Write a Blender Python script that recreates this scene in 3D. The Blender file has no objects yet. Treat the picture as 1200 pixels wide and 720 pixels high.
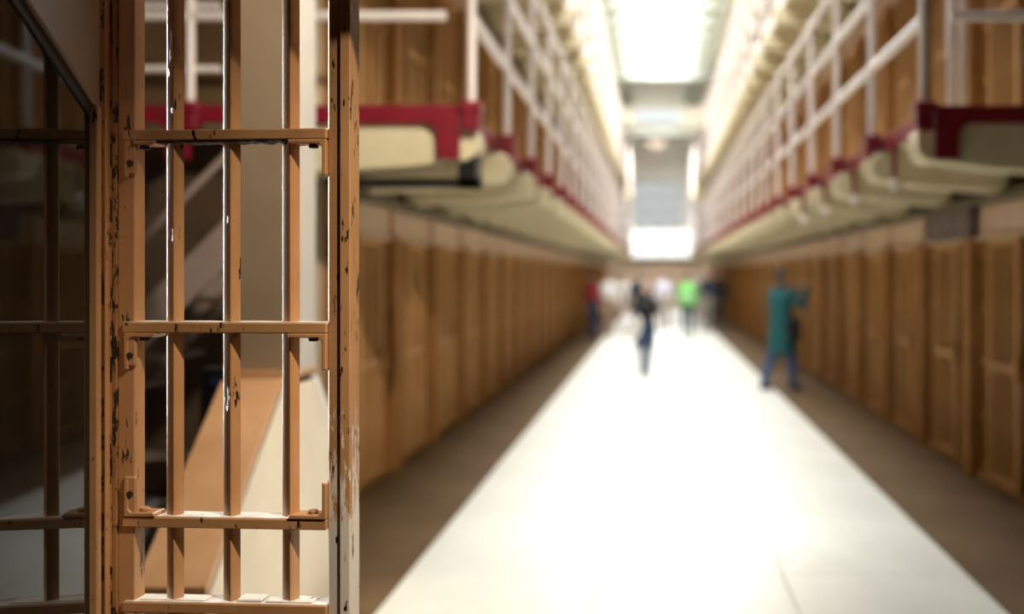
import bpy, bmesh, math, random
from mathutils import Vector, Matrix
random.seed(7)
S = bpy.context.scene
C = S.collection
PI = math.pi

# ---------------------------------------------------------------- camera
F = 1300.0                      # focal length in pixels of the 1200 x 720 frame
EYE = 1.65
cam_d = bpy.data.cameras.new('camera')
cam = bpy.data.objects.new('camera', cam_d); C.objects.link(cam)
cam.location = (0, 0, EYE); cam.rotation_euler = (PI/2, 0, 0)
cam_d.sensor_width = 36; cam_d.lens = F/1200*36
cam_d.shift_x = (600-768)/1200; cam_d.shift_y = -(360-322)/1200
cam_d.clip_start = 0.05; cam_d.clip_end = 200
cam_d.dof.use_dof = True; cam_d.dof.focus_distance = 2.39; cam_d.dof.aperture_fstop = 1.25
S.camera = cam
# ---------------------------------------------------------------- world, lights, exposure
w = bpy.data.worlds.new('world'); S.world = w; w.use_nodes = True
w.node_tree.nodes['Background'].inputs[0].default_value = (1.0, 0.86, 0.70, 1)
w.node_tree.nodes['Background'].inputs[1].default_value = 0.012
S.view_settings.view_transform = 'Standard'; S.view_settings.look = 'None'
S.view_settings.gamma = 1; S.view_settings.use_curve_mapping = False
S.view_settings.exposure = 0.0
def area(name, loc, target, sx, sy, power, col, spread=180):
    l = bpy.data.lights.new(name, 'AREA'); l.shape = 'RECTANGLE'; l.size = sx; l.size_y = sy
    l.energy = power; l.color = col; l.spread = math.radians(spread)
    o = bpy.data.objects.new(name, l); C.objects.link(o); o.location = loc
    d = Vector(target) - Vector(loc)
    o.rotation_euler = d.to_track_quat('-Z', 'Y').to_euler()
    return o
SKX0, SKX1, SKY0, SKY1, ZC = -0.8, 1.05, 6.4, 35.0, 8.2      # skylight opening, ceiling height
area('skylight_daylight', ((SKX0+SKX1)/2, (SKY0+SKY1)/2, ZC+0.05), ((SKX0+SKX1)/2, (SKY0+SKY1)/2, 0), SKX1-SKX0-.1, SKY1-SKY0, 230, (1.0, 1.0, 0.965), 18)
area('end_skylight_daylight', (0.17, 46.7, ZC+0.05), (0.17, 46.7, 0), 1.6, 4.2, 1050, (0.95, 0.98, 1.0), 170)
def spot(name, loc, target, power, col, size, blend, radius):
    l = bpy.data.lights.new(name, 'SPOT'); l.energy = power; l.color = col; l.spot_size = math.radians(size); l.spot_blend = blend; l.shadow_soft_size = radius
    o = bpy.data.objects.new(name, l); C.objects.link(o); o.location = loc
    o.rotation_euler = (Vector(target)-Vector(loc)).to_track_quat('-Z', 'Y').to_euler()
    return o
spot('entrance_ceiling_lamp', (0.75, 1.25, 3.4), (-0.15, 2.6, 1.2), 470, (1.0, 0.83, 0.64), 60, 1.0, .05)
spot('stair_fill_light', (0.35, 3.7, 4.3), (-1.75, 5.5, 1.5), 720, (1.0, 0.89, 0.73), 94, .7, .15)  # unseen fill light added to brighten the parapet, column and stair
area('gate_rim_light', (-4.5, 4.55, 2.0), (-0.95, 2.4, 1.55), .5, 2.6, 34, (1.0, 0.97, 0.93), 50)  # unseen light added behind left to rim the gate bars

# ---------------------------------------------------------------- materials
def mat(name, col, rough=.5, metal=0, **k):
    m = bpy.data.materials.new(name); m.use_nodes = True
    b = m.node_tree.nodes['Principled BSDF']
    b.inputs['Base Color'].default_value = (*col, 1); b.inputs['Roughness'].default_value = rough
    b.inputs['Metallic'].default_value = metal
    for kk, v in k.items(): b.inputs[kk.replace('_', ' ')].default_value = v
    return m
def nd(m, t, **k):
    n = m.node_tree.nodes.new(t)
    for a, v in k.items(): setattr(n, a, v)
    return n
def lk(m, a, b): m.node_tree.links.new(a, b)
def noise(m, scale, stretch=(1, 1, 1), detail=6, rough=.6):
    tc = nd(m, 'ShaderNodeTexCoord'); mp = nd(m, 'ShaderNodeMapping')
    mp.inputs['Scale'].default_value = stretch
    lk(m, tc.outputs['Object'], mp.inputs['Vector'])
    n = nd(m, 'ShaderNodeTexNoise'); n.inputs['Scale'].default_value = scale
    n.inputs['Detail'].default_value = detail; n.inputs['Roughness'].default_value = rough
    lk(m, mp.outputs['Vector'], n.inputs['Vector'])
    return n.outputs['Fac']
def ramp(m, fac, stops):
    r = nd(m, 'ShaderNodeValToRGB'); e = r.color_ramp.elements
    while len(e) < len(stops): e.new(.5)
    for i, (p, c) in enumerate(stops):
        e[i].position = p; e[i].color = (*c, 1) if len(c) == 3 else c
    lk(m, fac, r.inputs['Fac'])
    return r.outputs['Color']
def mix(m, fac, a, b):
    n = nd(m, 'ShaderNodeMix', data_type='RGBA')
    if isinstance(fac, float): n.inputs[0].default_value = fac
    else: lk(m, fac, n.inputs[0])
    for s, v in ((n.inputs[6], a), (n.inputs[7], b)):
        if isinstance(v, tuple): s.default_value = (*v, 1)
        else: lk(m, v, s)
    return n.outputs[2]
def bump(m, h, strength=.3, dist=.004):
    b = nd(m, 'ShaderNodeBump'); b.inputs['Strength'].default_value = strength; b.inputs['Distance'].default_value = dist
    lk(m, h, b.inputs['Height']); lk(m, b.outputs['Normal'], m.node_tree.nodes['Principled BSDF'].inputs['Normal'])
def bc(m, c): lk(m, c, m.node_tree.nodes['Principled BSDF'].inputs['Base Color'])
W0, B1 = (1, 1, 1), (0, 0, 0)

def mottled(name, c0, c1, scale, rough=.5, stretch=(1, 1, 1), b=.15, bd=.003, **k):
    m = mat(name, c0, rough, **k)
    n = noise(m, scale, stretch)
    bc(m, ramp(m, n, [(.35, c0), (.68, c1)])); bump(m, n, b, bd)
    return m

def chipped(name, c0, c1, chip=(.016, .008, .004), thr=.36, scale=34, stretch=(1, 1, .28), rough=.38, peel=None):
    m = mat(name, c0, rough)
    col = ramp(m, noise(m, 9, (1, 1, .5)), [(.35, c0), (.7, c1)])
    big = noise(m, scale, stretch, 7, .65)
    chips = ramp(m, big, [(thr-.012, W0), (thr+.012, B1)])
    col = mix(m, chips, col, chip)
    if peel:                     # bare pale primer where the paint has flaked off in patches (lower part of the stile)
        tc = nd(m, 'ShaderNodeTexCoord'); sx = nd(m, 'ShaderNodeSeparateXYZ'); lk(m, tc.outputs['Object'], sx.inputs[0])
        mr = nd(m, 'ShaderNodeMapRange'); mr.inputs[1].default_value = 1.5; mr.inputs[2].default_value = .85
        mr.inputs[3].default_value = 0.0; mr.inputs[4].default_value = .44; lk(m, sx.outputs['Z'], mr.inputs[0])
        n2 = noise(m, 60, (1, 1, .22), 8, .7)
        ad = nd(m, 'ShaderNodeMath', operation='ADD'); lk(m, n2, ad.inputs[0]); lk(m, mr.outputs[0], ad.inputs[1])
        pk = ramp(m, ad.outputs[0], [(.66, B1), (.70, W0)])
        col2 = mix(m, pk, col, peel)
        # rust shows through the primer too
        col = mix(m, ramp(m, noise(m, 50, (1, 1, .3), 6), [(.36, W0), (.39, B1)]), col2, chip)
    bc(m, col)
    inv = nd(m, 'ShaderNodeMath', operation='SUBTRACT'); inv.inputs[0].default_value = 1; lk(m, chips, inv.inputs[1])
    fine = noise(m, 160, (1, 1, .5), 3)
    a = nd(m, 'ShaderNodeMath', operation='MULTIPLY_ADD'); lk(m, fine, a.inputs[0]); a.inputs[1].default_value = .5; lk(m, inv.outputs[0], a.inputs[2])
    bump(m, a.outputs[0], .45, .0012)
    return m

TAN0, TAN1 = (.40, .205, .085), (.50, .275, .125)
M = {}
M['gate'] = chipped('gate_tan_paint', TAN0, TAN1, thr=.37)
M['gate_bar'] = chipped('gate_bar_glossy_paint', TAN0, TAN1, thr=.365, rough=.27)
M['gate_stile'] = chipped('gate_stile_peeling_paint', TAN0, TAN1, thr=.36, peel=(.72, .66, .58))
M['gate_jamb'] = chipped('gate_jamb_pitted_paint', (.25, .125, .045), (.36, .19, .08), thr=.47, scale=46, stretch=(1, 1, .4))
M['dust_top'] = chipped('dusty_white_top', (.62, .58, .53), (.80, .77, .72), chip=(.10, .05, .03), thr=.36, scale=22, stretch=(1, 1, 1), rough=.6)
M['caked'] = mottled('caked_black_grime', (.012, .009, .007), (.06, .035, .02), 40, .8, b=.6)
M['panelbrown'] = mottled('dull_brown_steel', (.22, .125, .065), (.30, .175, .095), 6, .45)
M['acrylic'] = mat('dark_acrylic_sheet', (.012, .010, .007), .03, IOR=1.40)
M['black'] = mat('black_plastic', (.004, .004, .005), .4)
M['lens'] = mat('blue_black_lens', (.02, .02, .06), .05, IOR=1.7)
M['cream'] = mottled('cream_paint', (.70, .61, .47), (.78, .70, .56), 3, .5)
M['capbrown'] = mottled('brown_step_paint', (.44, .235, .11), (.52, .30, .155), 5, .35)
M['capline'] = mat('dark_seam', (.05, .03, .02), .7)
M['column'] = mottled('column_taupe_paint', (.27, .195, .125), (.31, .225, .15), 4, .45)
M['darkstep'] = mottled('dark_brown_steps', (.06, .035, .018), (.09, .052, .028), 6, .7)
M['stringer'] = mottled('greyish_pink_paint', (.30, .22, .19), (.35, .27, .23), 4, .5)
M['red'] = mottled('dark_red_paint', (.19, .008, .02), (.25, .012, .026), 8, .35)
M['rail'] = mottled('pinkish_white_paint', (.86, .76, .73), (.91, .83, .80), 12, .35)
M['deck'] = mottled('cream_concrete', (.64, .56, .35), (.72, .64, .43), 3, .6)
M['cell'] = mottled('brown_bar_paint', (.34, .155, .040), (.45, .22, .064), 2.5, .4)
M['celldoor'] = mottled('tan_door_paint', (.40, .195, .055), (.50, .27, .09), 3, .7)
M['cellpil'] = mottled('brown_pilaster_paint', (.31, .14, .04), (.40, .19, .062), 3, .45)
M['header'] = mottled('pinkish_tan_paint', (.56, .39, .26), (.64, .46, .32), 3, .5)
M['track'] = mottled('olive_black_steel', (.05, .038, .015), (.16, .11, .04), 5, .6)
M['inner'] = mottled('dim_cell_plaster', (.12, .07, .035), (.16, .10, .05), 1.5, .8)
M['blockwall'] = mottled('beige_plaster', (.60, .49, .34), (.68, .57, .41), 2, .6)
M['white'] = mottled('white_plaster', (.88, .86, .82), (.92, .90, .87), 2, .6)
M['ceil'] = mottled('pale_ceiling_paint', (.66, .67, .62), (.74, .75, .70), 2, .6)
M['beam'] = mottled('green_grey_beam', (.50, .55, .49), (.60, .65, .58), 2, .6)
M['strip'] = mottled('off_white_paint', (.46, .43, .385), (.52, .49, .44), 4, .5)
M['skylit_cell'] = mottled('skylit_pale_bar_paint', (.70, .60, .48), (.78, .68, .56), 3, .6)  # skylight glare on the top row painted into the colour
M['sash'] = mat('grey_sash', (.24, .25, .24), .5)
M['slab'] = mottled('polished_concrete', (.63, .64, .585), (.75, .755, .70), 1.3, .33, (1, .5, 1), b=.04)
M['joint'] = mat('floor_joint', (.34, .31, .26), .8)
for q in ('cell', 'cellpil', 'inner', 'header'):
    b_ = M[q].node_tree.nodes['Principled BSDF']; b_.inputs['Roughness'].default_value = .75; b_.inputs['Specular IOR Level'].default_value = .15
M['sidefloor'] = mottled('shaded_brown_floor', (.085, .05, .022), (.13, .08, .036), 1.6, .75, Specular_IOR_Level=.12)  # shade along the walls darkened into the floor colour
M['sign'] = mottled('weathered_sign', (.05, .03, .026), (.17, .12, .11), 9, .5, (1, 1, 1.6))
M['signtext'] = mottled('faded_sign_paint', (.18, .13, .12), (.28, .21, .20), 14, .6)
def emit(name, col, st):
    m = bpy.data.materials.new(name); m.use_nodes = True
    b = m.node_tree.nodes['Principled BSDF']; b.inputs['Base Color'].default_value = (*[c*.08 for c in col], 1)
    b.inputs['Emission Color'].default_value = (*col, 1); b.inputs['Emission Strength'].default_value = st
    return m
M['skyglass'] = emit('daylit_glass', (1, 1, .98), 14.0)
M['skyglass2'] = emit('daylit_blue_glass', (.86, .94, 1.0), .8)
M['winglass'] = emit('dim_window_glass', (.80, .84, .84), .62)
M['bandglow'] = emit('balcony_front_glow', (1.0, 1.0, .96), 1.5)  # glow added so the balcony front reads bright white
M['lampglow'] = emit('warm_lamp_glass', (1.0, .78, .62), 1.3)

# ---------------------------------------------------------------- mesh helpers
class MB:
    def __init__(s): s.v, s.f = [], []
    def add(s, vs, fs):
        n = len(s.v); s.v += [tuple(p) for p in vs]; s.f += [tuple(i+n for i in q) for q in fs]; return s
    def box(s, x0, x1, y0, y1, z0, z1):
        x0, x1 = min(x0, x1), max(x0, x1); y0, y1 = min(y0, y1), max(y0, y1)
        return s.add([(x0,y0,z0),(x1,y0,z0),(x1,y1,z0),(x0,y1,z0),(x0,y0,z1),(x1,y0,z1),(x1,y1,z1),(x0,y1,z1)],
            [(0,3,2,1),(4,5,6,7),(0,1,5,4),(1,2,6,5),(2,3,7,6),(3,0,4,7)])
    def prism(s, poly, axis, a0, a1):       # poly in the two other axes (in xyz order)
        def P(p, a):
            if axis == 0: return (a, p[0], p[1])
            if axis == 1: return (p[0], a, p[1])
            return (p[0], p[1], a)
        n = len(poly)
        return s.add([P(p, a0) for p in poly] + [P(p, a1) for p in poly],
            [tuple(range(n)), tuple(range(2*n-1, n-1, -1))] + [(i, i+n, (i+1) % n+n, (i+1) % n) for i in range(n)])
    def tube(s, p0, p1, r, n=10, rot=0, r1=None):
        p0, p1 = Vector(p0), Vector(p1); d = (p1-p0).normalized()
        a = Vector((1,0,0)) if abs(d.x) < .9 else Vector((0,1,0))
        u = d.cross(a).normalized(); q = d.cross(u); r1 = r if r1 is None else r1
        vs = [p0 + (u*math.cos(rot+2*PI*i/n) + q*math.sin(rot+2*PI*i/n))*r for i in range(n)] + \
             [p1 + (u*math.cos(rot+2*PI*i/n) + q*math.sin(rot+2*PI*i/n))*r1 for i in range(n)]
        return s.add(vs, [tuple(range(n-1, -1, -1)), tuple(range(n, 2*n))] + [(i, (i+1) % n, (i+1) % n+n, i+n) for i in range(n)])
    def lathe(s, prof, cx=0, cy=0, n=20, ex=1, ey=1):
        vs, fs = [], []
        for r, z in prof: vs += [(cx+ex*r*math.cos(2*PI*i/n), cy+ey*r*math.sin(2*PI*i/n), z) for i in range(n)]
        for k in range(len(prof)-1):
            fs += [(k*n+i, k*n+(i+1) % n, (k+1)*n+(i+1) % n, (k+1)*n+i) for i in range(n)]
        fs += [tuple(range(n-1, -1, -1)), tuple(range((len(prof)-1)*n, len(prof)*n))]
        return s.add(vs, fs)
    def mesh(s, name, material, bevel=0, smooth=False, seg=1):
        me = bpy.data.meshes.new(name); me.from_pydata(s.v, [], s.f)
        bm = bmesh.new(); bm.from_mesh(me)
        bmesh.ops.recalc_face_normals(bm, faces=bm.faces)
        if bevel:
            es = [e for e in bm.edges if len(e.link_faces) == 2 and e.calc_face_angle(0) > .5]
            bmesh.ops.bevel(bm, geom=es, offset=bevel, segments=seg, affect='EDGES', profile=.6)
        bm.to_mesh(me); bm.free()
        if smooth:
            for p in me.polygons: p.use_smooth = True
            try: me.set_sharp_from_angle(angle=.7)
            except Exception: pass
        me.materials.append(M[material] if isinstance(material, str) else material)
        return me
    def build(s, name, material, parent=None, **k):
        return put(name, s.mesh(name, material, **k), parent)
def put(name, me, parent=None):
    o = bpy.data.objects.new(name, me); C.objects.link(o)
    if parent: o.parent = parent
    return o
def tag(o, label, cat, group=None, kind=None):
    o['label'] = label; o['category'] = cat
    if group: o['group'] = group
    if kind: o['kind'] = kind
    return o
def thing(name, label, cat, loc=(0, 0, 0), rz=0, group=None):
    o = bpy.data.objects.new(name, None); C.objects.link(o); o.empty_display_size = .1
    o.location = loc; o.rotation_euler = (0, 0, rz)
    return tag(o, label, cat, group)
def struct(o): o['kind'] = 'structure'; return o
def bx(name, m, parent, *a, **k): return MB().box(*a).build(name, m, parent, **k)
def fillet(cx, cy, r, a0, a1, n=6):
    return [(cx+r*math.cos(a0+(a1-a0)*i/n), cy+r*math.sin(a0+(a1-a0)*i/n)) for i in range(n+1)]
ORD = ['first', 'second', 'third', 'fourth', 'fifth', 'sixth', 'seventh', 'eighth', 'ninth', 'tenth', 'eleventh', 'twelfth', 'thirteenth',
       'fourteenth', 'fifteenth', 'sixteenth', 'seventeenth', 'eighteenth', 'nineteenth', 'twentieth', 'twenty-first', 'twenty-second', 'twenty-third',
       'twenty-fourth', 'twenty-fifth', 'twenty-sixth', 'twenty-seventh', 'twenty-eighth', 'twenty-ninth', 'thirtieth']

# ================================================================ the setting
XL, XR = -2.24, 2.65            # faces of the two cell blocks
D0, DB, DE = 6.8, 7.6, 55.0     # near end of the galleries, near end of the blocks, end wall
PITCH, NC = 1.64, 27
TIER = 2.7
YB1 = DB + NC*PITCH             # far end of the blocks

fl = struct(bx('floor', 'joint', None, -7, 7, -1.5, DE+.4, -.30, -.012))
xs = [XL-.6, -1.37, -.32, .70, 1.72, XR+.6]
ys = [3.2 + 1.45*i for i in range(14)]
slab_me = {}
for c in range(5):
    side = c in (0, 4)
    for r in range(13):
        x0, x1, y0, y1 = xs[c]+.003, xs[c+1]-.003, ys[r]+.003, ys[r+1]-.003
        if c not in slab_me:
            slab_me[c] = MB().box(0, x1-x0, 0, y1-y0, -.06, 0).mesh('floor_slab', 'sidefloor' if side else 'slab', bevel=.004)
        o = put('floor_slab', slab_me[c], fl); o.location = (x0, y0, random.uniform(-.0015, .0))
far, fars = MB(), MB()
y = ys[-1]
while y < DE:
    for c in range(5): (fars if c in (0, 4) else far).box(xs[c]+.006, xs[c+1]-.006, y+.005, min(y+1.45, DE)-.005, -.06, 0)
    y += 1.45
o = far.build('distant_slabs', 'slab', fl); o['kind'] = 'stuff'
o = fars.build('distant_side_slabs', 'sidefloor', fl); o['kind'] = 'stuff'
near = MB()
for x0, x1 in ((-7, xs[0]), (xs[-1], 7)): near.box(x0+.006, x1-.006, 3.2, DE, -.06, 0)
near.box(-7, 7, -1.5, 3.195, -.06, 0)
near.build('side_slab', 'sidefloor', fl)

# cell blocks: back wall, end wall, intermediate floors, partitions between cells
def block(name, s, xf):
    m = MB()
    m.box(xf+s*2.2, xf+s*2.4, DB, YB1, 0, ZC)
    for t in range(3):
        z0 = t*TIER
        if t: m.box(xf+s*.12, xf+s*2.2, DB+.2, YB1, z0-.42, z0-.01)
        for i in range(1, NC+1):
            y0 = DB+i*PITCH
            m.box(xf+s*.28, xf+s*2.2, y0+.02, y0+.16, z0, z0+TIER-.42)
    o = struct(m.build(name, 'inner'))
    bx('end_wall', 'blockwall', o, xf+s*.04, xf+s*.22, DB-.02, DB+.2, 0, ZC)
    bx('end_wall', 'inner', o, xf+s*.22, xf+s*3.2, DB, DB+.2, 0, ZC)  # same end wall past the beige strip, shade put into its colour
    return o
wall_l = block('wall_left', -1, XL)
wall_r = block('wall_right', 1, XR)
struct(bx('wall_outer_left', 'inner', None, -6.3, -6.1, -1.5, DE, 0, ZC))
struct(bx('wall_outer_right', 'inner', None, 6.1, 6.3, -1.5, DE, 0, ZC))

# ceiling with the skylight opening, a second opening further on
m = MB()
m.box(-6.3, SKX0, -1.5, DE, ZC, ZC+.25); m.box(SKX1, 6.3, -1.5, DE, ZC, ZC+.25)
m.box(SKX0, SKX1, -1.5, SKY0, ZC, ZC+.25); m.box(SKX0, SKX1, SKY1, 44.0, ZC, ZC+.25); m.box(SKX0, SKX1, 49.4, DE, ZC, ZC+.25)
ceil = struct(m.build('ceiling', 'ceil'))
rb = MB().box(0, .62, 0, .22, -.30, 0).mesh('rafter', 'beam', bevel=.01)
y = 8.0
while y < 41:
    for x in (SKX0-.62, SKX1):
        o = put('rafter', rb, ceil); o.location = (x, y, ZC)
    y += PITCH
bx('cross_beam', 'beam', ceil, XL, XR, SKY1+.1, SKY1+.6, ZC-.35, ZC, bevel=.01)
bx('cross_beam', 'beam', ceil, XL, XR, 49.6, 49.9, ZC-.25, ZC, bevel=.01)
sk = thing('skylight', 'long glowing white skylight running along the ceiling above the corridor', 'skylight', ((SKX0+SKX1)/2, 0, ZC+.12))
pane = MB().box(SKX0-(SKX0+SKX1)/2, SKX1-(SKX0+SKX1)/2, 0, 2.1, .1, .13).mesh('pane', 'skyglass')
y = SKY0
while y < SKY1-.5:
    o = put('pane', pane, sk); o.location = (0, y, 0); y += 2.15
sk2 = thing('skylight', 'short bluish skylight band near the far end wall, past the long one', 'skylight', (.25, 0, ZC+.12))
for k in range(2): bx('pane', 'skyglass2', sk2, SKX0-.25, SKX1-.25, 44.0+2.7*k, 46.65+2.7*k, .1, .13)

# far end wall: header over the opening, balcony front as added glowing panes, window
ew = struct(bx('wall_end', 'white', None, XL-.6, XR+.6, DE, DE+.25, 2.4, ZC))
bx('lower_wall', 'header', ew, XL-.6, XR+.6, DE+.05, DE+.25, 0, 2.4)
bx('header_beam', 'track', ew, -1.6, 2.2, DE-.25, DE, 2.34, 2.44)
w2 = struct(thing('glowing_band', 'wide glowing white balcony band low in the end wall above the crowd', 'window', (.3, DE-.06, 2.48)))
for k in range(4):
    bx('pane', 'bandglow', w2, -1.9+.95*k, -1.0+.95*k+.02, 0, .03, 0, 1.45)
for k in range(5): bx('mullion', 'white', w2, -1.94+.95*k, -1.88+.95*k, -.04, .03, 0, 1.45)
for z in (0, 1.45): bx('transom', 'white', w2, -1.95, 1.95, -.05, .03, z-.04, z+.04)
wn = struct(thing('window_1', 'tall grey barred window high in the white end wall', 'window', (.12, DE-.06, 4.05))); 
bx('pane', 'winglass', wn, -1.1, 1.1, 0, .03, 0, 2.15)
for x in (-1.12, -.55, 0, .55, 1.12): bx('mullion', 'sash', wn, x-.03, x+.03, -.05, .03, 0, 2.2)
for z in (0, .7, 1.42, 2.17): bx('transom', 'sash', wn, -1.15, 1.15, -.05, .03, z-.03, z+.03)
lp = thing('dome_lamp', 'round warm dome lamp hanging below the ceiling before the end wall', 'lamp', (.05, 51.0, 7.50))
MB().lathe([(.02, 0), (.20, .03), (.36, .12), (.42, .25), (.40, .27)], n=24).build('globe', 'lampglow', lp, smooth=True)
MB().lathe([(.42, .27), (.40, .31), (.10, .36), (.04, .42), (.03, .70)], n=24).build('canopy', 'sash', lp, smooth=True)

# ================================================================ cell fronts
OUT = .06
def cell_parts():
    P = []
    P.append(('pilaster', MB().box(-.28, .09, 0, .18, 0, 1.95).box(-.28, .005, 0, .18, 1.95, 2.27).mesh('pilaster', 'cellpil', bevel=.008)))
    P.append(('header_panel', MB().box(-.12, .02, .185, 1.635, 1.965, 2.2).box(-.12, .045, .185, 1.635, 1.93, 1.962).mesh('header_panel', 'header', bevel=.004)))
    P.append(('track_box', MB().box(-.12, .10, 0, 1.64, 2.205, 2.27).mesh('track_box', 'track', bevel=.006)))
    b = MB(); y = .235
    while y < 1.62:
        b.tube((-.03, y, .05), (-.03, y, 1.94), .0145, 6); y += .098
    P.append(('bars', b.mesh('bars', 'cell', smooth=True)))
    for z in (.12, .52, .95, 1.38, 1.82):
        P.append(('crossbar', MB().box(-.05, -.008, .18, 1.64, z-.02, z+.02).mesh('crossbar', 'cell', bevel=.003)))
    P.append(('sill', MB().box(-.12, .03, .18, 1.64, 0, .06).mesh('sill', 'cellpil', bevel=.006)))
    d = MB()
    for y in (.62, 1.28): d.box(.005, .055, y-.03, y+.03, .06, 1.93)
    for z in (.09, .95, 1.9): d.box(.008, .05, .62, 1.28, z-.025, z+.025)
    for k in range(1, 6): d.tube((.03, .62+.11*k, .08), (.03, .62+.11*k, 1.92), .0135, 6)
    P.append(('sliding_door', d.mesh('sliding_door', 'celldoor')))
    return P
CP = cell_parts()
LOCK = MB().box(.05, .075, 1.22, 1.34, .88, 1.06).mesh('lock_plate', 'cellpil', bevel=.006)
one = MB()
for n, me in CP:
    if n != 'header_panel' and n != 'track_box':
        one.add([v.co[:] for v in me.vertices], [tuple(p.vertices) for p in me.polygons])
ONE = one.mesh('barred_front', 'cell'); PALE = one.mesh('barred_front', 'skylit_cell')
PALEH = CP[1][1].copy(); PALEH.materials[0] = M['skylit_cell']
def cells(s, xf, tier, start, desc):
    z0 = tier*TIER
    for i in range(start, NC):
        if s < 0: loc, rz = (xf, DB+i*PITCH, z0), 0
        else: loc, rz = (xf, DB+(i+1)*PITCH, z0), PI
        t = thing('cell_front', '%s barred cell front, %s from the camera, %s' % ('skylit pale' if tier == 2 else 'brown', ORD[i-start], desc), 'cell front', loc, rz,
                  'cell fronts in the ' + desc)
        if i-start < 13 and tier < 2:
            for n, me in CP:
                o = put(n, me, t)
                if n == 'bars': o['kind'] = 'stuff'
                if n == 'sliding_door': put('lock_plate', LOCK, o)
        else:
            put('barred_front', PALE if tier == 2 else ONE, t); put('header_panel', PALEH if tier == 2 else CP[1][1], t); put('track_box', CP[2][1], t)
cells(-1, XL, 0, 0, 'ground row of the left wall')
cells(1, XR, 0, 0, 'ground row of the right wall')
cells(-1, XL, 1, 0, 'middle row of the left wall')
cells(1, XR, 1, 0, 'middle row of the right wall')
cells(-1, XL, 2, 5, 'top row of the left wall')
cells(1, XR, 2, 5, 'top row of the right wall')

# weathered sign on the header of the right wall
sg = thing('sign_board', 'dark weathered sign board with faded lettering on the right wall header', 'sign', (XR-.075, 9.7, 1.95))
bx('board', 'sign', sg, -.03, .03, -.72, .72, .0, .245, bevel=.004)
for k, yy in enumerate((-.5, -.36, -.1, .02, .3, .42)):
    bx('faded_stroke', 'signtext', sg, -.036, -.029, yy-.03, yy+.03, .07+.01*(k % 2), .19-.015*(k % 3))

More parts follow.
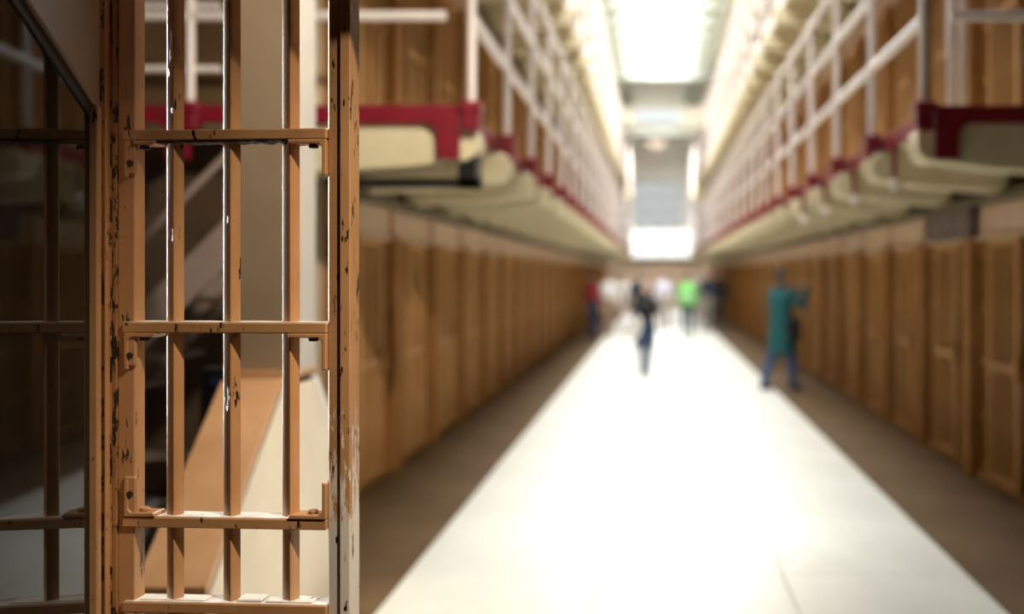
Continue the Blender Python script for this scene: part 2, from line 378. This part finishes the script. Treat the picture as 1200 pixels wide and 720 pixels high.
# ================================================================ galleries and their railings
YPOST = [D0+.02+PITCH*i for i in range(29)]
def gallery(s, xo, xi, zd, where, upper):
    # s=-1 left, +1 right; xo outer edge, xi wall face
    t = thing('gallery_walkway', ('cream concrete gallery walkway with light-washed pale edge, ' if upper else 'cream concrete gallery walkway with dark red edge, ') + where, 'gallery', ((xo+xi)/2, D0, zd))
    t_inv = Vector((-(xo+xi)/2, -D0, -zd))
    xe = xi+s*2.6
    def fin(o): o.location = t_inv; return o
    m = MB(); m.box(xo-s*-.03, xi+s*.12, D0+.03, YB1+.4, zd-.10, zd-.005); m.box(xi+s*.12, xe, D0+.03, DB-.03, zd-.10, zd-.005)
    fin(m.build('deck', 'deck', t))
    fin(MB().box(xo, xo+s*.035, D0+.04, YB1+.4, zd-.11, zd).build('edge_fascia', 'rail' if upper else 'red', t, bevel=.004))  # upper edge pale: skylight wash-out put into the colour
    fin(MB().box(xo, xe, D0, D0+.035, zd-.11, zd).build('end_fascia', 'red', t, bevel=.004))
    for k, xp in enumerate((xo, xi+s*.62)):
        a, b = xp, xp+s*.14
        poly = [(a, zd-.11), (a, zd-.33), (b, zd-.33), (b, zd-.19)] + [(b+s*.08-s*.08*math.cos(q), zd-.19+.08*math.sin(q)) for q in [PI/2*j/6 for j in range(1, 7)]]
        fin(MB().prism(poly, 1, D0-.004, D0+.03).build('drop_plate', 'red', t))
    # cantilever brackets
    kx = xo-s*.10                                        # rounded nose standing proud of the edge
    prof = [(xi, zd-.105), (xo+s*.04, zd-.105), (xo+s*.04, zd-.125), (kx+s*.04, zd-.13), (kx+s*.008, zd-.15), (kx, zd-.19), (kx, zd-.25)] + \
           [(kx+s*(.10-.10*math.cos(q)), zd-.25-.09*math.sin(q)) for q in [PI/2*j/5 for j in range(1, 6)]] + [(xo+s*.35, zd-.38), (xi, zd-.42)]
    bm_ = MB().prism(prof, 1, -.14, .14).mesh('bracket', 'deck', bevel=.012)
    n = 0
    for i, y in enumerate(YPOST):
        if y > YB1: break
        o = put('bracket', bm_, t); o.location = t_inv + Vector((0, y+(.17 if i == 0 else 0), 0))
    m = MB().box(xi-s*.08, xe, DB-.14, DB-.03, zd-.32, zd-.1)
    fin(m.build('end_beam', 'deck', t, bevel=.01))
    if s > 0 and not upper:
        for y in (7.93, 9.56, 11.2, 12.84):
            r = MB().tube((xo-.01, y, zd-.11), (xo-.01, y, zd-.36), .018, 8).build('hanging_rod', 'red', t); fin(r)
            MB().lathe([(.02, zd-.45), (.036, zd-.43), (.036, zd-.38), (.02, zd-.355)], xo-.01, y, 10).build('rod_end', 'rail', r, smooth=True)
    if s < 0 and not upper:
        fin(MB().box(xo-.02, xo+.09, D0+.06, D0+.3, zd-.49, zd-.30).box(xo-.86, xo+.09, D0+.06, D0+.3, zd-.49, zd-.445).build('cable_tray', 'black', t))
        o = t.children[-1]; o['label'] = 'black angled tray under the near corner'
    # railing
    xp = xo-s*.07
    r = thing('gallery_railing', 'pinkish white three-rail pipe railing on posts, ' + where, 'railing', (xp, D0, zd))
    ri = Vector((-xp, -D0, -zd))
    post = MB().tube((0, 0, -.12), (0, 0, 1.62), .029, 10).lathe([(.005, 1.60), (.032, 1.61), (.032, 1.64), (.005, 1.66)], n=10).mesh('post', 'rail', smooth=True)
    clip = MB().box(-.055, .055, -.06, .06, -.16, -.045).box(-.065, .065, -.07, .07, -.05, .02).mesh('foot_clip', 'rail' if upper else 'red', bevel=.012)  # upper clips pale for the same washed-out light
    for y in YPOST:
        if y > YB1+.4: break
        o = put('post', post, r); o.location = (0, y-D0, 0)
        c = put('foot_clip', clip, o)
    # end walkway posts
    for xq in (xi+s*.62, xi+s*2.2, xp+s*.40, xp+s*.48)[:2 if s < 0 else 4]:
        o = put('post', post, r); o.location = (xq-xp, .02 if abs(xq-xp) > .6 else .9, 0); put('foot_clip', clip, o)
    for h in (.53, 1.07, 1.58):
        MB().tube((0, .02, h), (0, YB1-D0, h), .034, 10).build('rail', 'rail', r, smooth=True)
        MB().tube((s*.03 if h > 1 else s*.16, .02, h+.02), (xe-xp, .02, h+.02), .032, 10).build('end_rail', 'rail', r, smooth=True)
    if s < 0 and not upper:
        for h in (.23, .62):
            MB().tube((xi+s*.45-xp, .05, h), (xe-xp, .05, h), .024, 10).build('end_rail', 'rail', r, smooth=True)
    return t
XOL, XOR = -1.20, 1.72
gallery(-1, XOL, XL, 2.69, 'along the left wall above the ground cells', False)
gallery(1, XOR, XR, 2.69, 'along the right wall above the ground cells', False)
gallery(-1, XOL, XL, 2.69+TIER, 'highest one along the left wall', True)
gallery(1, XOR, XR, 2.69+TIER, 'highest one along the right wall', True)

# ================================================================ the gate in the foreground
DG = 2.40; SC = F/DG
def gx(px): return (px-768)/SC
def gz(py, d=DG): return EYE + (322-py)*d/F
PX = gx(272)
gate = thing('barred_gate', 'tan barred steel gate with flaking paint, sharply in focus beside the corridor', 'gate', (PX, DG, 0), -math.radians(4.0))
def G(px): return gx(px)-PX      # local x in the gate
for px in (203.5, 272, 343):
    b = MB().prism([(G(px)+.0187*math.sin(math.radians(a)), -.0187*math.cos(math.radians(a))) for a in (15, 105, 195, 285)], 2, .12, 2.85)
    b.build('bar', 'gate_bar', gate, bevel=.0036, seg=2, smooth=True)
zt = (gz(157.5, 2.37), gz(384.5, 2.37), gz(614, 2.37), gz(714.5, 2.37), .62, .2, 2.42)
for i, z in enumerate(zt):
    cb = bx('crossbar', 'gate', gate, G(147), G(391), -.030, .030, z-.0115, z+.0115, bevel=.0025)
    if i in (1, 2, 3):
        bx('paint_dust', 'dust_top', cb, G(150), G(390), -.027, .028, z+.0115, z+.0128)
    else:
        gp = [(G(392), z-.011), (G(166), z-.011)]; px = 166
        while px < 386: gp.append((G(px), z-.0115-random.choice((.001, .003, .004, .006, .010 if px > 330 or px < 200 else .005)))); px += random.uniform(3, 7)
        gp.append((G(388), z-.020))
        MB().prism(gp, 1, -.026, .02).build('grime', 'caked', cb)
# corner clips at both ends of the crossbars: L-shaped straps bent from flat bar
def clip(z, up, right):
    th = .009; L = .085 if right else .07; H = .076
    sg_ = 1 if up else -1
    zb = z+sg_*.0118
    xe = G(391) if right else G(150); d = -1 if right else 1
    a = [(xe+d*L, zb), (xe, zb), (xe, zb+sg_*H), (xe+d*th, zb+sg_*(H+.003)), (xe+d*th, zb+sg_*(th+.008))] + \
        [(xe+d*(th+.008), zb+sg_*th), (xe+d*(L-.004), zb+sg_*th)]
    MB().prism(a, 1, -.033, .018).build('corner_clip', 'gate', gate, bevel=.0018)
    x = xe+d*.035; 
    MB().tube((x, -.01, zb+sg_*th), (x, -.01, zb+sg_*(th+.008)), .011, 10).build('rivet', 'caked' if not up else 'gate', gate, bevel=.002)
for i, z in enumerate(zt):
    clip(z, i == 2, True)
    if i != 3: clip(z, i == 2, False)
    MB().box(G(148), G(164), -.029, -.020, z+(.0 if i == 2 else -.085), z+(.098 if i == 2 else 0)).build('hinge_plate', 'gate', gate, bevel=.004)
    zz = z+.06 if i == 2 else z-.06
    MB().tube((G(157), -.033, zz), (G(157), -.027, zz), .007, 8).build('rivet', 'caked', gate)
for k, (p0, p1) in enumerate(((165, 245), (282, 312), (316, 372))):
    bx('loose_strap', 'dust_top', gate, G(p0), G(p1), -.02, .024, zt[3]+.0128, zt[3]+.0128+(.002, .006, .004)[k], bevel=.002)
# hinge stile and closing stile, built up of flat bars and an angle
bx('hinge_stile', 'gate', gate, G(140), G(160), -.022, .022, .08, 2.9, bevel=.002)
bx('hinge_strip', 'gate_jamb', gate, G(134), G(140.5), -.028, .015, .08, 2.9, bevel=.002)
MB().prism([(G(391), -.020), (G(404.5), -.024), (G(404.5), .03), (G(391), .03)], 2, .08, 2.9).build('closing_stile', 'gate_stile', gate, bevel=.0025)
MB().prism([(G(406.5), -.030), (G(419), -.030), (G(419), .03), (G(413), .03), (G(413), -.02), (G(406.5), -.02)], 2, .08, 2.9).build('edge_angle', 'gate_stile', gate, bevel=.0022)
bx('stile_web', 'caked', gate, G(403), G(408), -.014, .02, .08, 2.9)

# jamb that carries the gate, with an unseen overhead beam added to shade the gate top
jb = thing('gate_frame', 'brown pitted steel frame post carrying the barred gate, with an added shade beam', 'frame', (gx(128), 2.43, 0))
J = lambda px: gx(px)-gx(128)
MB().prism([(J(119.5), -.05), (J(134), -.045), (J(134), .03), (J(100), .05), (J(100), -.03)], 2, 0, 2.9).build('frame_post', 'gate_jamb', jb, bevel=.003)
bx('post_bead', 'gate', jb, J(129), J(133), -.058, -.044, 0, 2.9, bevel=.002)
bx('shade_beam', 'panelbrown', jb, -.05, 1.15, -.24, -.10, 2.335, 2.62, bevel=.004)
bx('frame_foot', 'gate_jamb', jb, J(98), J(140), -.09, .07, 0, .03, bevel=.004)

# side screen: a dark acrylic sheet in a brown frame, running from the frame post towards the camera
TH = math.radians(3)
FX, FY = (103-768)/F*2.28, 2.28
scn = thing('side_screen', 'dark reflective acrylic side screen under a brown steel panel', 'screen', (FX, FY, 0), 0)
scn.rotation_euler = (0, 0, -PI/2+TH)    # local +x runs from the far edge towards the camera, local +y faces the corridor
Lp = .95
z_a = 1.99                               # the sheet's sloping upper edge
tt = math.tan(TH); d_b = (-FX-FY*tt)/(.5777-tt)
sl = (EYE+322*d_b/F-z_a)/((FY-d_b)/math.cos(TH))
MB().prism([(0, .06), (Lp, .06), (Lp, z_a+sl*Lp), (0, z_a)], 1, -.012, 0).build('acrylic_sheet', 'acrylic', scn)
MB().prism([(-.03, z_a), (Lp, z_a+sl*Lp+.02), (Lp, 2.75), (-.03, 2.75)], 1, -.03, .012).build('upper_panel', 'panelbrown', scn, bevel=.004)
MB().prism([(0, z_a-.012), (Lp, z_a+sl*Lp-.012), (Lp, z_a+sl*Lp+.016), (0, z_a+.016)], 1, -.02, .004).build('gasket', 'black', scn)
bx('edge_frame', 'gate', scn, -.032, -.012, -.03, .014, 0, 2.0, bevel=.003)
bx('slot', 'black', scn, -.012, .0, -.03, -.002, 0, 2.0)
bx('bottom_rail', 'panelbrown', scn, -.03, Lp, -.03, .012, 0, .06)

# ================================================================ stair enclosure behind the gate
sp = thing('stair_parapet', 'cream stair parapet with a brown sloping top, behind the gate bars', 'parapet', (-1.73, 4.7, 0))
x0, x1 = -.13, .13
side = [(3.96, 0), (3.96, .50), (4.75, 1.158), (5.2, 1.158), (5.5, .90), (5.95, .42), (5.95, 0)]
MB().prism([(y-4.7, z) for y, z in side], 0, x0+.004, x1-.002).build('side_wall', 'cream', sp, bevel=.004)
cap = [(3.95, .49), (3.95, .535), (4.75, 1.193), (4.93, 1.193), (4.93, 1.158), (4.75, 1.158), (3.98, .50)]
MB().prism([(y-4.7, z) for y, z in cap], 0, x0, x1).build('sloping_cap', 'capbrown', sp, bevel=.003)
cl = [(3.955, .483), (3.955, .49), (4.75, 1.155), (4.75, 1.147)]
MB().prism([(y-4.7, z) for y, z in cl], 0, x1-.003, x1+.0015).build('cap_seam', 'capline', sp)
bx('front_board', 'capbrown', sp, x0, x1-.002, 3.945-4.7, 3.962-4.7, 0, .488, bevel=.002)
MB().prism([(5.21-4.7, 1.16), (5.21-4.7, 1.19), (5.26-4.7, 1.16), (5.55-4.7, .90), (5.55-4.7, .87), (5.22-4.7, 1.14)], 0, x0, x1+.003).build('rear_cap', 'white', sp, bevel=.003)
co = thing('steel_column', 'tall taupe column standing on the stair parapet behind the gate', 'column', (-1.73, 5.06, 1.193))
bx('shaft', 'column', co, -.13, .125, -.12, .15, 0, 2.69+TIER-.1-1.193, bevel=.004)
bx('edge_strip', 'strip', co, .125, .135, -.10, .15, 0, 2.69+TIER-.1-1.193, bevel=.002)
bx('base_plate', 'capbrown', co, -.135, .137, -.13, .155, 0, .03, bevel=.003)

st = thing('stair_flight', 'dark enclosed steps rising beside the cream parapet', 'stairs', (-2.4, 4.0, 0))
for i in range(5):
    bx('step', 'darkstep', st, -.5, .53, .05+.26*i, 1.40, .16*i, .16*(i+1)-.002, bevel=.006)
bx('shade_panel', 'darkstep', st, -2.2, .08, 3.30, 3.36, 0, 2.56)  # dark panel standing in for the shaded end wall behind
fs = thing('steel_stair', 'greyish pink steel stair climbing to the gallery end behind the gate', 'stairs', (-2.9, 6.1, 0))
def sx(px, d=6.1): return (px-768)*d/F+2.9
def sz(py, d=6.1): return EYE+(322-py)*d/F
for yy in (0, .6):
    q = [(sx(95), sz(425)), (sx(95), sz(480)), (sx(305), sz(270)), (sx(305), sz(215))]
    MB().prism(q, 1, yy, yy+.04).build('stringer', 'stringer', fs, bevel=.004)
for k in range(6):
    px = 110+34*k; 
    bx('tread', 'darkstep', fs, sx(px), sx(px+44), .04, .6, sz(455-34*k)-.015, sz(455-34*k)+.015)
MB().tube((sx(95), .02, sz(350)), (sx(305), .02, sz(140)), .022, 10).build('handrail', 'stringer', fs, smooth=True)
for px in (95, 200, 305): MB().tube((sx(px), .02, sz(350-(px-95))), (sx(px), .02, sz(440-(px-95))), .016, 8).build('baluster', 'stringer', fs, smooth=True)
bx('landing_post', 'darkstep', fs, sx(92), sx(104), 0, .64, 0, sz(425))

bbx = thing('black_box', 'small black box with a round blue lens beside the sloping parapet top', 'box', (-1.937, 4.90, .80))
bx('case', 'black', bbx, -.062, .062, -.04, .08, 0, .44, bevel=.01)
MB().tube((.01, -.048, .38), (.01, -.035, .38), .022, 20).build('lens', 'lens', bbx, smooth=True)
tag(bx('equipment_box', 'black', None, -2.28, -1.88, 4.02, 4.05+.18, .162, .80, bevel=.012), 'plain black box low behind the gate hinge side', 'box')

# ================================================================ people
SK = [(.62, .40, .31), (.55, .34, .25), (.66, .45, .36)]
matcache = {}
def cmat(name, col, r=.75):
    k = (name, col)
    if k not in matcache: matcache[k] = mottled(name, tuple(c*.88 for c in col), tuple(min(1, c*1.08) for c in col), 9, r, b=.1)
    return matcache[k]
def capsule(mb, p0, r0, p1, r1, ex=1.0, n=12):
    p0, p1 = Vector(p0), Vector(p1); d = p1-p0; L = max(d.length, 1e-5); d /= L
    a = Vector((0, 1, 0)) if abs(d.y) < .9 else Vector((1, 0, 0))
    u = a.cross(d).normalized(); q = d.cross(u)
    rings = []
    for k in range(-4, 1): t = k*PI/8; rings.append((p0+d*(r0*math.sin(t)), max(r0*math.cos(t), 1e-4)))
    for k in range(0, 5): t = k*PI/8; rings.append((p1+d*(r1*math.sin(t)), max(r1*math.cos(t), 1e-4)))
    vs, fs = [], []
    for c, r in rings: vs += [c + (u*math.cos(2*PI*i/n)*ex + q*math.sin(2*PI*i/n))*r for i in range(n)]
    for k in range(len(rings)-1): fs += [(k*n+i, k*n+(i+1) % n, (k+1)*n+(i+1) % n, (k+1)*n+i) for i in range(n)]
    fs += [tuple(range(n-1, -1, -1)), tuple(range((len(rings)-1)*n, len(rings)*n))]
    mb.add(vs, fs)
def segdist(p, a, b):
    ab = b-a; t = 0 if ab.length_squared == 0 else max(0, min(1, (p-a).dot(ab)/ab.length_squared))
    return (p-(a+ab*t)).length
def person(label, px, feet_y, height, facing, cols, stride=.12, arms=None, hair=(.06, .04, .03), coat=None, vest=None, skin=0, hair_long=False):
    """cols: top, bottom, shoe. facing: turn about the vertical, 0 = towards the camera. Local -y is forward."""
    d = EYE*F/(feet_y-322); x = (px-768)*d/F
    root = thing('person', label, 'person', (x, d, 0), facing, 'visitors walking in the corridor')
    k = height/1.74; S_ = []
    def seg(p0, r0, p1, r1, t, ex=1.0): S_.append((Vector(p0)*k, r0*k, Vector(p1)*k, r1*k, t, ex))
    hipz = .92
    for sg_, st_ in ((-1, stride), (1, -stride)):
        hip = (sg_*.095, 0, hipz); knee = (sg_*.10, -st_*.55-.02, .50); ank = (sg_*.10, -st_*.9+.03 if st_ > 0 else -st_*1.1+.02, .085)
        seg(hip, .094, knee, .070, 'bot'); seg(knee, .068, ank, .056, 'bot')
        seg((ank[0], ank[1]+.03, .045), .042, (ank[0]*1.1, ank[1]-.15, .035), .034, 'shoe')
    seg((0, .01, .93), .135, (0, 0, 1.06), .125, 'bot', 1.18)
    seg((0, 0, 1.08), .125, (0, .005, 1.30), .140, 'top', 1.22)
    seg((0, .005, 1.30), .135, (0, .01, 1.42), .085, 'top', 1.35)
    seg((-.165, .01, 1.415), .060, (.165, .01, 1.415), .060, 'top')
    seg((0, .012, 1.42), .055, (0, 0, 1.54), .052, 'skin')
    seg((0, -.005, 1.655), .086, (0, .012, 1.665), .088, 'skin', .86)     # skull
    seg((0, -.03, 1.565), .052, (0, -.02, 1.62), .068, 'skin', .92)       # jaw
    seg((0, -.098, 1.605), .013, (0, -.092, 1.65), .008, 'skin')          # nose
    for sg_ in (-1, 1): seg((sg_*.080, .01, 1.615), .014, (sg_*.083, .012, 1.65), .018, 'skin')
    A = arms or {}
    for sg_, nm in ((-1, 'R'), (1, 'L')):
        sh = Vector((sg_*.185, .01, 1.41))
        el, wr = A.get(nm, ((sg_*.245, .04+.10*stride*sg_*2, 1.13), (sg_*.255, -.06+.3*stride*sg_, .89)))
        el, wr = Vector(el), Vector(wr)
        seg(sh, .055, el, .042, 'top'); seg(el, .041, wr, .029, 'top')
        hd = (wr-el).normalized(); side = Vector((0, -1, 0)) if abs(hd.y) < .7 else Vector((sg_, 0, 0))
        side = (side-hd*side.dot(hd)).normalized(); nrm = hd.cross(side)
        pal = wr+hd*.075; seg(wr+hd*.015, .027, pal, .034, 'skin', 1.0)
        for j, (o_, L_) in enumerate(((-.027, .062), (-.009, .078), (.009, .075), (.026, .06))):
            b0 = pal+side*-o_+hd*.01; b1 = b0+hd*L_*.55+nrm*.006*sg_; b2 = b1+hd*L_*.4+nrm*.022*sg_
            seg(b0, .0095, b1, .009, 'skin'); seg(b1, .009, b2, .0075, 'skin')
        t0 = wr+hd*.03+side*.022; t1 = t0+side*.035+hd*.03; seg(t0, .012, t1, .010, 'skin'); seg(t1, .010, t1+hd*.03+side*.006, .0085, 'skin')
    mb = MB()
    for p0, r0, p1, r1, t, ex in S_: capsule(mb, p0, r0, p1, r1, ex)
    me = bpy.data.meshes.new('body'); me.from_pydata(mb.v, [], mb.f)
    tmp = bpy.data.objects.new('tmp', me); C.objects.link(tmp)
    md = tmp.modifiers.new('r', 'REMESH'); md.mode = 'VOXEL'; md.voxel_size = .0135
    m2 = tmp.modifiers.new('s', 'SMOOTH'); m2.factor = .5; m2.iterations = 2
    dg = bpy.context.evaluated_depsgraph_get()
    me2 = bpy.data.meshes.new_from_object(tmp.evaluated_get(dg)); bpy.data.objects.remove(tmp)
    keys = ['skin', 'top', 'bot', 'shoe']
    for mt in (cmat('skin', SK[skin], .5), cmat('top_cloth', cols[0]), cmat('trouser_cloth', cols[1]), cmat('shoe_leather', cols[2], .4)): me2.materials.append(mt)
    for p in me2.polygons:
        c = p.center; best, bt = 9, 'top'
        for p0, r0, p1, r1, t, ex in S_:
            dd = segdist(c, p0, p1)-max(r0, r1)*(1 if ex == 1 else (ex+1)/2)
            if dd < best: best, bt = dd, t
        p.material_index = keys.index(bt); p.use_smooth = True
    body = put('body', me2, root)
    # eyes
    for sg_ in (-1, 1):
        MB().lathe([(.001, -.011), (.008, -.007), (.011, 0), (.008, .007), (.001, .011)], sg_*.032*k, -.082*k, 8).build('eye', 'black', root, smooth=True).location = (0, 0, 1.645*k)
    # hair: a cap over crown and back of the head
    hm = MB(); n, R = 18, 9; vs, fs = [], []
    low = -1.15 if hair_long else -.55
    for a in range(R+1):
        for b in range(n):
            ph = 2*PI*b/n; back = (math.sin(ph)+1)/2               # +y is the back of the head
            lat_lo = .62 + (low-.62)*min(1, back*1.5)
            la = PI/2 + (lat_lo-PI/2)*a/R
            rr = .103*k
            vs.append((rr*.93*math.cos(la)*math.cos(ph), (.006*k)+rr*1.08*math.cos(la)*math.sin(ph), 1.665*k+rr*1.02*math.sin(la)*(1.6 if la < 0 and hair_long else 1)))
    for a in range(R):
        fs += [(a*n+b, a*n+(b+1) % n, (a+1)*n+(b+1) % n, (a+1)*n+b) for b in range(n)]
    hm.add(vs, fs); ho = hm.build('hair', cmat('hair', hair, .6), root, smooth=True)
    so = ho.modifiers.new('solid', 'SOLIDIFY'); so.thickness = .018; so.offset = -1
    if coat:
        pr = [(.19, .52), (.198, .60), (.188, .85), (.172, 1.05), (.182, 1.25), (.18, 1.36), (.12, 1.455), (.075, 1.49)]
        MB().lathe([(r*k, z*k) for r, z in pr], 0, 0, 28, 1.08, .86).build('coat', cmat('coat_cloth', coat), root, smooth=True)
        for nm, sg_ in (('R', -1), ('L', 1)):
            el, wr = A.get(nm, ((sg_*.245, .04+.10*stride*sg_*2, 1.13), (sg_*.255, -.06+.3*stride*sg_, .89)))
            mbs = MB(); capsule(mbs, Vector((sg_*.175, .01, 1.40))*k, .072*k, Vector(el)*k, .060*k); capsule(mbs, Vector(el)*k, .060*k, Vector(wr)*k, .047*k)
            mbs.build('sleeve', cmat('coat_cloth', coat), root, smooth=True)
    if vest:
        pr = [(.158, .92), (.160, 1.05), (.158, 1.2), (.163, 1.32), (.145, 1.42), (.08, 1.475)]
        MB().lathe([(r*k, z*k) for r, z in pr], 0, .003, 28, 1.22, .98).build('vest', cmat('vest_cloth', vest, .6), root, smooth=True)
        MB().lathe([(.161*k, 1.09*k), (.163*k, 1.10*k), (.163*k, 1.14*k), (.161*k, 1.15*k)], 0, .003, 28, 1.23, .99).build('reflective_band', cmat('band', (.8, .82, .8), .4), root, smooth=True)
    return root
NAVY, JEAN, BLK, WHT = (.02, .03, .055), (.03, .06, .13), (.008, .008, .010), (.85, .84, .82)
person('person in a long teal coat and blue jeans raising a phone beside the right wall', 915, 457, 1.72, 2.1, (BLK, (.03, .075, .20), BLK), .19,
       {'R': ((-.30, -.16, 1.22), (-.14, -.36, 1.47)), 'L': ((.28, -.14, 1.20), (.10, -.36, 1.45))}, coat=(.0, .085, .095), hair=(.015, .01, .008))
person('short person in a black top and dark jeans walking down the middle of the corridor', 757, 442, 1.50, .2, (BLK, (.015, .04, .10), (.16, .13, .13)), .16, hair=(.55, .42, .34),
       arms={'L': ((.23, .02, 1.16), (.14, -.22, 1.14)), 'R': ((-.24, .05, 1.14), (-.20, -.18, 1.05))}, skin=2)
person('person in a navy jacket behind the short person in black', 751, 407, 1.76, .1, (NAVY, NAVY, BLK), .1, coat=None, hair=(.03, .03, .035))
person('person in a red shirt and navy trousers close to the left wall', 694, 398, 1.70, .6, ((.30, .015, .02), NAVY, BLK), .1, hair=(.03, .02, .015))
person('person in a loose white shirt and brown trousers next to the one in red', 713, 394, 1.70, .3, (WHT, (.34, .22, .15), (.2, .14, .1)), .12, hair=(.35, .25, .18), skin=2)
person('person in a pale pinkish white shirt between the white shirt and the navy jacket', 734, 390, 1.68, -.2, ((.80, .74, .72), (.45, .36, .31), (.3, .22, .2)), .1, hair=(.30, .2, .15), skin=2)
person('person in a pale lilac shirt just behind the middle of the corridor', 778, 388, 1.72, 0, ((.78, .78, .92), (.42, .35, .30), (.25, .2, .18)), .1, hair=(.4, .3, .25), skin=0)
person('person in a bright green vest and dark trousers walking away', 806, 397, 1.68, PI-.1, ((.20, .55, .14), (.015, .03, .045), BLK), .08, vest=(.25, .78, .20), hair=(.12, .09, .05))
person('grey-haired person in light clothes half hidden behind the green vest', 815, 383, 1.72, .1, ((.60, .56, .52), (.5, .45, .42), (.3, .25, .22)), .08, hair=(.5, .48, .46), skin=2)
person('person in a navy top between the green vest and the black coat', 829, 388, 1.74, .1, ((.018, .03, .05), (.25, .22, .2), BLK), .1, hair=(.4, .32, .28), skin=0)
person('person in a long black coat close to the right wall', 842, 385, 1.74, -.4, (BLK, BLK, BLK), .08, coat=(.008, .007, .008), hair=(.01, .01, .01))
# things they carry
d = EYE*F/(457-322); bag = thing('shoulder_bag', 'black shoulder bag hanging beside the teal coat', 'bag', ((929-768)*d/F, d-.16, .70))
MB().prism([(-.10, 0), (.10, 0), (.12, .22), (.09, .34), (-.09, .34), (-.12, .22)], 1, -.05, .05).build('pouch', 'black', bag, bevel=.02, smooth=True)
MB().tube((-.08, 0, .32), (-.02, .0, .66), .012, 6).tube((.08, 0, .32), (.0, .0, .66), .012, 6).build('strap', 'black', bag)
d = EYE*F/(442-322); bag = thing('tote_bag', 'white tote bag held by the short person in black', 'bag', ((741-768)*d/F, d-.05, .62))
MB().prism([(-.15, 0), (.15, 0), (.18, .26), (.16, .34), (-.16, .34), (-.18, .26)], 1, -.06, .06).build('pouch', cmat('white_canvas', WHT), bag, bevel=.03, smooth=True)
MB().tube((-.07, 0, .33), (.12, 0, .46), .010, 6).tube((.10, 0, .33), (.12, 0, .46), .010, 6).build('handle', cmat('white_canvas', WHT), bag)
